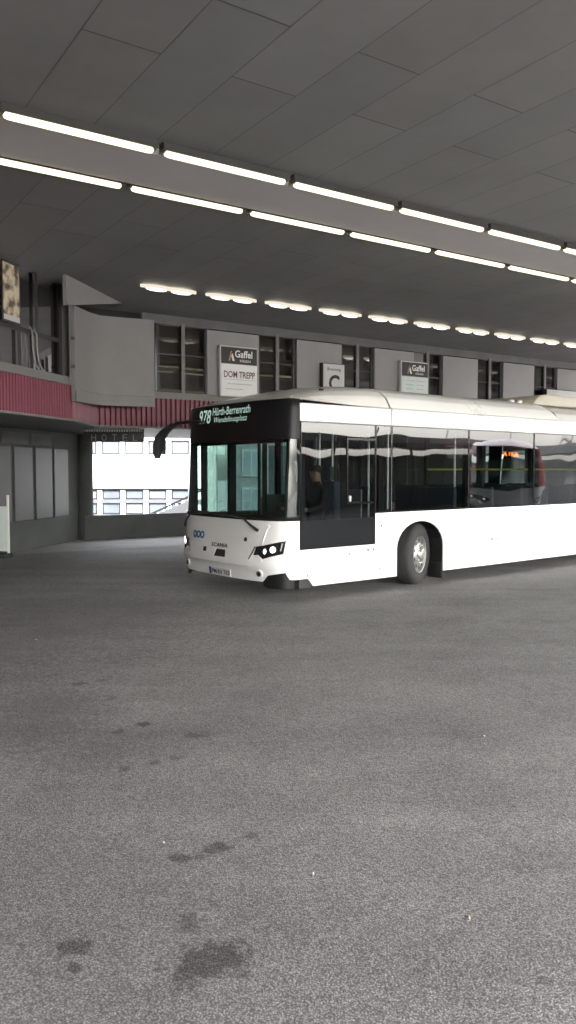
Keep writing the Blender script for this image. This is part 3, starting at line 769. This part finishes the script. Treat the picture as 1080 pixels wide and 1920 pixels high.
        front_poly([(1.33, .665), (1.295, .665), (1.32, .55), (1.36, .55)], -.004, .010).build('hatch_edge', 'white paint', B, smooth=False)
        front_poly([(1.635, .60), (1.56, .60), (1.56, .665), (1.635, .665)], -.004, .006).build('sensor', 'black plastic', B, smooth=False)
        front_poly(circle(.64, .83, .030, .030), -.004, .008).build('sensor', 'black plastic', B, smooth=False)
        lg = MB()
        for yc in (1.93, 1.82, 1.71):
            o_ = circle(yc, .83, .062, .055, 22); i_ = circle(yc, .83, .030, .030, 22)
            lg.grid([[fp(y, z, .006) for y, z in o_], [fp(y, z, .006) for y, z in i_]], True)
        lg.build('operator_emblem', 'logo blue', B, smooth=False)
        front_poly([(1.66, 1.0), (.72, 1.0), (.72, 1.018), (1.66, 1.022)], .0, .012).build('panel_lip', paint, B, smooth=False)
        front_poly([(.275, 1.02), (.255, 1.02), (.325, .765), (.345, .765)], -.004, .010).build('panel_crease', paint, B, smooth=False)
        front_poly([(.30, 1.03), (.265, 1.05), (.225, 1.03), (.26, .99)], -.004, .012).build('wiper_cover', paint, B, smooth=False)
        # wipers
        w = MB().tube([fp(.40, .965, .03), fp(.52, 1.03, .045), fp(.68, 1.11, .04)], [.022, .016, .014], 8).build('wiper', 'black plastic', B)
        MB().tube([fp(.66, 1.115, .03), fp(.95, 1.135, .03), fp(1.45, 1.15, .028)], .010, 6).build('blade', 'rubber', w)
        w = MB().tube([fp(2.33, .93, .03), fp(2.24, 1.02, .045), fp(2.12, 1.11, .04)], [.022, .016, .014], 8).build('wiper', 'black plastic', B)
        MB().tube([fp(2.14, 1.115, .03), fp(1.95, 1.135, .03), fp(1.60, 1.15, .028)], .010, 6).build('blade', 'rubber', w)
        # side details
        sd = MB()
        for s, z, dx in ((1.94, .62, .05), (2.11, .62, .03), (-1.37, .59, .022), (-.99, .625, .05), (-.88, .625, .035), (-.75, .33, .02), (-2.15, .345, .02), (-.72, .965, .03)):
            sd.box(s-dx/2, s+dx/2, -.004, .002, z-.018, z+.018)
        sd.build('side_fitting', 'frame grey', B, smooth=False)
        # drooping far side mirror: an arm reaching forward and out, tapering down
        arm = [(-2.66, 1.80, 2.50), (-2.72, 2.05, 2.515), (-2.78, 2.28, 2.50), (-2.82, 2.46, 2.45), (-2.85, 2.60, 2.38), (-2.86, 2.72, 2.29), (-2.86, 2.79, 2.17), (-2.86, 2.82, 2.05), (-2.86, 2.815, 1.965)]
        rad = [.032, .036, .04, .05, .068, .080, .078, .066, .04]
        mm = MB(); rows = []
        for i, p in enumerate(arm):
            t_ = (Vector(arm[min(i+1, 8)])-Vector(arm[max(i-1, 0)])).normalized(); a_ = Vector((1, 0, 0)); b_ = t_.cross(a_).normalized()
            rows.append([Vector(p)+a_*math.cos(q)*rad[i]*1.2+b_*math.sin(q)*rad[i]*.72 for q in [2*math.pi*k/14 for k in range(14)]])
        mm.grid(rows, True); mm.add(rows[-1], [tuple(range(14))]); mm.add(rows[0], [tuple(range(14))])
        mo2 = mm.build('mirror', 'black plastic', B)
        MB().quad((-2.755, 2.76, 2.03), (-2.755, 2.85, 2.03), (-2.75, 2.82, 2.26), (-2.75, 2.74, 2.26)).build('mirror_glass', 'chrome', mo2, smooth=False)
    # underbody and wheel wells
    ub = MB().box(-2.3, -.46, .1, BW-.1, .24, .32).box(.78, 5.40, .1, BW-.1, .24, .32).box(6.7, END-.1, .1, BW-.1, .28, .36)
    ub.build('underbody', 'black plastic', B, smooth=False)
    for cx in (FW, RW):
        for y0, y1 in ((.03, .62), (BW-.62, BW-.03)):
            pts = arch(cx, .555, .60, .42, .22)
            m = MB(); rim = [(x, z) for x, z in pts]
            m.grid([[(x, y0, z) for x, z in rim], [(x, y1, z) for x, z in rim]])
            yi = y1 if y0 < 1 else y0
            m.add([(x, yi, z) for x, z in rim], [tuple(range(len(rim)))]); m.build('wheel_well', 'black plastic', B, smooth=False)
    if detail: MB().box(FW+.53, FW+.555, .03, .33, .06, .30).build('mud_flap', 'black plastic', B, bevel=.004)
    # wheels
    def wheel(cx, cy, out, steer):
        tp = [(.29, .02), (.30, -.005), (.36, -.02), (.42, -.018), (.455, .0), (.474, .03), (.478, .06), (.478, .09), (.470, .095), (.470, .102), (.478, .107), (.478, .165), (.470, .17), (.470, .177), (.478, .182), (.478, .22), (.46, .26), (.40, .28), (.29, .27)]
        wo = MB().lathe([(r, y-.13) for r, y in tp]).build('wheel', 'rubber', B, ang=40)
        rp = [(.30, .02), (.292, -.008), (.28, -.004), (.270, .03), (.255, .042), (.235, .036), (.19, .008), (.172, -.006), (.11, -.012), (.10, -.03), (.085, -.055), (.05, -.06), (.0005, -.061)]
        ri = MB().lathe([(r, y-.13) for r, y in rp])
        for k in range(10):
            a = 2*math.pi*k/10; c = (.140*math.cos(a), -.140, .140*math.sin(a))
            ri.lathe([(.017, .02), (.017, -.018), (.010, -.026), (.0005, -.027)], c, 8)
        rio = ri.build('rim', 'steel', wo, ang=35)
        hl = MB()
        for k in range(10):
            a = 2*math.pi*(k+.5)/10; hl.lathe([(.030, .0), (.0005, -.001)], (.214*math.cos(a), -.121, .214*math.sin(a)), 12)
        hl.build('hand_hole', 'black plastic', rio, smooth=False)
        wo.location = (cx, cy, .478); wo.rotation_euler = (0, 0, steer + (0 if out < 0 else math.pi))
        return wo
    wheel(FW, .19, -1, R(22) if detail else 0); wheel(RW, .19, -1, 0)
    wheel(FW, BW-.19, 1, R(19) if detail else 0); wheel(RW, BW-.19, 1, 0)
    # interior
    MB().box(-2.45, END-.05, .64, BW-.64, .33, .36).box(-2.2, -.46, .09, .639, .33, .36).box(-2.2, -.46, BW-.639, BW-.09, .33, .36).box(.78, 5.4, .09, .639, .33, .36).box(.78, 5.4, BW-.639, BW-.09, .33, .36).build('floor', 'interior floor', B, smooth=False)
    dm = MB(); dm.grid([[fp(y, z, o) for y in [a for a in YS if .06 < a < BW-.06]] for z, o in ((1.05, -.05), (1.13, -.05), (1.16, -.16), (1.10, -.50), (.5, -.55))])
    dm.build('dashboard', 'black plastic', B)
    MB().box(-1.05, -1.02, .1, 1.15, .36, 1.5).box(-1.05, -1.02, 1.10, 1.15, 1.5, 2.3).build('cab_partition', 'interior grey', B, smooth=False)
    MB().box(-1.95, -1.06, 1.18, 1.21, .37, 1.42).build('cab_screen', 'black plastic', B, smooth=False)
    MB().quad((-1.9, 1.195, 1.42), (-1.06, 1.195, 1.42), (-1.06, 1.195, 2.15), (-1.9, 1.195, 2.15)).build('cab_glass', 'cab glass', B, smooth=False)
    if detail:
        sw = MB(); cen = Vector((-1.86, .68, 1.17)); ax = Vector((.55, 0, .83)); e1 = Vector((0, 1, 0)); e2 = ax.cross(e1)
        sw.tube([cen+(e1*math.cos(2*math.pi*k/24)+e2*math.sin(2*math.pi*k/24))*.23 for k in range(25)], .016, 8, False)
        sw.tube([cen-ax*.4, cen], .03, 8).tube([cen+e1*.22, cen-e1*.22], .014, 6).build('steering_wheel', 'black plastic', B)
        se = MB().box(-1.58, -1.10, .45, .95, .80, .95).box(-1.24, -1.10, .47, .93, .95, 1.62).box(-1.22, -1.12, .58, .82, 1.63, 1.84).box(-1.5, -1.2, .55, .85, .36, .80)
        se.build('driver_seat', 'seat cloth', B, bevel=.04)
        for s in (.75, 1.75, 2.6, 3.4, 4.2, 5.3):
            for y in (.15, 1.60):
                q = MB().box(s, s+.42, y, y+.8, .75, .85).box(s+.36, s+.45, y, y+.8, .85, 1.5).box(s+.1, s+.3, y+.3, y+.5, .36, .75)
                q.build('passenger_seat', 'seat cloth', B, bevel=.03)
        for s, y in ((-.75, 1.35), (.5, 1.05), (.5, 1.5), (2.2, 1.02), (3.2, 1.52), (4.6, 1.02), (-1.62, 1.75), (-.9, 2.1), (.3, 2.2)):
            MB().tube([(s, y, .36), (s, y, 2.44)], .017, 8).build('grab_pole', 'steel', B)
        MB().tube([(3.0, 2.35, 1.80), (8.5, 2.35, 1.80)], .02, 8).build('hand_rail', 'yellow rail', B)
    return B

# root sits on the ground below the near side plane, level with the front wheel
BL = (1.9385, 12.08, 0); BR = R(39)
bus = make_bus(BL, BR, 'long white single deck city bus showing route 978, turning out of the bay', 'white paint', 'roof paint',
    [('978', 2.045, 2.475, .34, .205, dict(shear=.12, bold=.012)), ('Hürth-Berrenrath', 1.66, 2.585, .93, .115, dict(bold=.008, shear=.05)), ('Wendelinusplatz', 1.62, 2.455, .83, .105, dict(bold=.002, shear=.12))],
    'led', True)
red = make_bus((24.6, 13.4, 0), R(0), 'red and white bus with an amber display waiting under the far shelter', 'red paint', 'red paint',
    [('A 11UI', 1.75, 2.25, .72, .22, dict(bold=.02))], 'amber', False, flip=True)

# ------------------------------------------------------------------ driver
def driver():
    D = thing('person', 'bus driver in a dark jacket seated at the wheel of the white bus', 'person', (0, 0, 0), 0)
    J = {}; V = []; E = []; RAD = []
    def jn(n, p, r, parent=None):
        J[n] = len(V); V.append(p); RAD.append(r)
        if parent: E.append((J[parent], J[n]))
    y = .70
    jn('hip', (-1.36, y, 1.03), (.15, .17)); jn('waist', (-1.35, y, 1.18), (.13, .16), 'hip'); jn('chest', (-1.36, y, 1.40), (.13, .18), 'waist'); jn('collar', (-1.36, y, 1.545), (.08, .12), 'chest')
    jn('neck', (-1.375, y, 1.61), .055, 'collar'); jn('jaw', (-1.40, y, 1.675), (.07, .065), 'neck'); jn('skull', (-1.395, y, 1.76), (.092, .078), 'jaw'); jn('crown', (-1.385, y, 1.83), (.06, .055), 'skull'); jn('nose', (-1.495, y, 1.72), .014, 'jaw')
    for s, nm in ((-1, 'near'), (1, 'far')):
        jn(nm+'sh', (-1.36, y+s*.19, 1.48), .075, 'chest'); jn(nm+'el', (-1.50, y+s*.26, 1.24), .055, nm+'sh'); jn(nm+'wr', (-1.73, y+s*.20, 1.20), .034, nm+'el'); jn(nm+'palm', (-1.80, y+s*.19, 1.215), (.022, .04), nm+'wr')
        for k in range(4): jn(f'{nm}f{k}', (-1.865-.004*k, y+s*(.16+.022*k), 1.225), .010, nm+'palm'); jn(f'{nm}g{k}', (-1.885, y+s*(.165+.022*k), 1.19), .009, f'{nm}f{k}')
        jn(nm+'th', (-1.81, y+s*.145, 1.235), .011, nm+'palm')
        jn(nm+'thigh', (-1.50, y+s*.11, .99), .088, 'hip'); jn(nm+'kn', (-1.80, y+s*.14, .98), .062, nm+'thigh'); jn(nm+'an', (-1.95, y+s*.13, .50), .042, nm+'kn'); jn(nm+'toe', (-2.12, y+s*.13, .44), .034, nm+'an')
    me = bpy.data.meshes.new('body'); me.from_pydata(V, E, []); o = bpy.data.objects.new('body', me); COL.objects.link(o)
    sk = o.modifiers.new('s', 'SKIN'); sk.use_smooth_shade = True
    for i, r in enumerate(RAD): me.skin_vertices[0].data[i].radius = r if isinstance(r, tuple) else (r, r)
    me.skin_vertices[0].data[0].use_root = True
    sb = o.modifiers.new('u', 'SUBSURF'); sb.levels = 1
    dg = bpy.context.evaluated_depsgraph_get(); dg.update()
    nm_ = bpy.data.meshes.new_from_object(o.evaluated_get(dg)); o.modifiers.clear(); o.data = nm_
    nm_.materials.clear()
    for k in ('jacket', 'skin'): nm_.materials.append(M[k])
    for p in nm_.polygons:
        c = p.center; p.use_smooth = True
        p.material_index = 1 if (c.z > 1.60 or c.x < -1.745 and c.z > 1.13) else 0
    hair = MB(); hair.ellipsoid((-1.375, y, 1.785), .098, .088, .080); ho = hair.build('hair', 'hair', D)
    ey = MB()
    for s in (-1, 1): ey.ellipsoid((-1.478, y+s*.032, 1.757), .010, .014, .009, 8, 6)
    ey.build('eye', 'letter white', D)
    o.parent = D
    for ch in D.children:
        ch.data.transform(Matrix.Translation((1.36, -y, -.36)))
    mw = Matrix.Translation(BL) @ Matrix.Rotation(BR, 4, 'Z')
    D.location = mw @ Vector((-1.36, y, .36)); D.rotation_euler = (0, 0, BR)
driver()

# ------------------------------------------------------------------ beyond the right edge, mirrored in the bus windows
sh = thing('bus_shelter', 'long low platform shelter mirrored in the bus windows', 'shelter', (1.9385+22*.777+16*.629, 12.08+22*.629-16*.777, 0), R(39))
MB().box(-14, 18, -1.2, 1.4, 2.72, 3.18).build('roof', 'frame grey', sh, bevel=.03)
for xx in (-13, -8.2, -3.4, 1.4, 6.2, 11, 16): MB().box(xx-.09, xx+.09, -1.05, -.95, 0, 2.73).build('post', 'frame dark', sh, smooth=False)
MB().box(-14, 18, -1.0, -.95, -.02, 2.42).build('rear_screen', 'frame grey', sh, smooth=False)
for xx in range(-12, 18, 5): MB().prism([(xx, 3.18), (xx+.12, 3.18), (xx+.5, 3.75), (xx+.42, 3.75)], 'y', -.1, 0).build('roof_strut', 'frame dark', sh, smooth=False)

# ------------------------------------------------------------------ small litter on the asphalt
for (x, y, l, mt, lab) in ((-.593, 3.680, .012, 'litter white', 'tiny white scrap lying on asphalt left of centre'), (.111, 3.391, .015, 'litter white', 'small pale scrap lying on asphalt at the centre'),
        (.721, 3.047, .026, 'litter tan', 'tan cigarette end lying on asphalt at lower right'), (1.312, 5.190, .020, 'litter white', 'white paper scrap on asphalt further right'), (-2.646, 8.213, .04, 'litter white', 'white scrap on asphalt near the left edge')):
    a = random.random()*3
    o = MB().tube([(-l/2, 0, .005), (-l*.1, .001, .007), (l*.25, .002, .006), (l/2, .003, .005)], [.0035, .005, .0045, .003], 7).build('litter_scrap', mt)
    o.location = (x, y, 0); o.rotation_euler = (0, 0, a); tag(o, lab, 'litter', 'litter on the asphalt')

# ------------------------------------------------------------------ light, sky, camera
w = bpy.data.worlds.new('World'); S.world = w; w.use_nodes = True
nt = w.node_tree; nt.nodes.clear()
sky = nt.nodes.new('ShaderNodeTexSky'); sky.sky_type = 'NISHITA'; sky.sun_disc = False
AZ, EL = R(150), R(48)
sky.sun_elevation = EL; sky.sun_rotation = AZ; sky.dust_density = 4; sky.air_density = 1.2; sky.ozone_density = 1
hs = nt.nodes.new('ShaderNodeHueSaturation'); hs.inputs['Saturation'].default_value = .25
bg = nt.nodes.new('ShaderNodeBackground'); bg.inputs[1].default_value = .15
wo = nt.nodes.new('ShaderNodeOutputWorld')
nt.links.new(sky.outputs[0], hs.inputs['Color']); nt.links.new(hs.outputs[0], bg.inputs[0]); nt.links.new(bg.outputs[0], wo.inputs[0])
sl = bpy.data.lights.new('sun', 'SUN'); sl.energy = .6; sl.angle = R(12); sl.color = (1, .95, .88)
so = bpy.data.objects.new('sun', sl); COL.objects.link(so)
d = Vector((math.sin(AZ)*math.cos(EL), math.cos(AZ)*math.cos(EL), math.sin(EL)))
so.rotation_euler = d.to_track_quat('Z', 'Y').to_euler(); so.location = d*60

cam = bpy.data.cameras.new('camera'); cam.sensor_fit = 'VERTICAL'; cam.sensor_height = 36; cam.lens = 1480/1920*36
cam.clip_start = .05; cam.clip_end = 1000
co = bpy.data.objects.new('camera', cam); COL.objects.link(co)
co.location = (0, 0, 1.78); co.rotation_euler = (R(90-3.017), 0, 0)
S.camera = co
S.view_settings.view_transform = 'Standard'; S.view_settings.look = 'None'; S.view_settings.exposure = EXPOSURE; S.view_settings.gamma = 1
S.render.engine = 'CYCLES'
S.cycles.max_bounces = 8; S.cycles.diffuse_bounces = 5; S.cycles.glossy_bounces = 4; S.cycles.transparent_max_bounces = 14
S.cycles.sample_clamp_indirect = 6; S.cycles.use_denoising = True
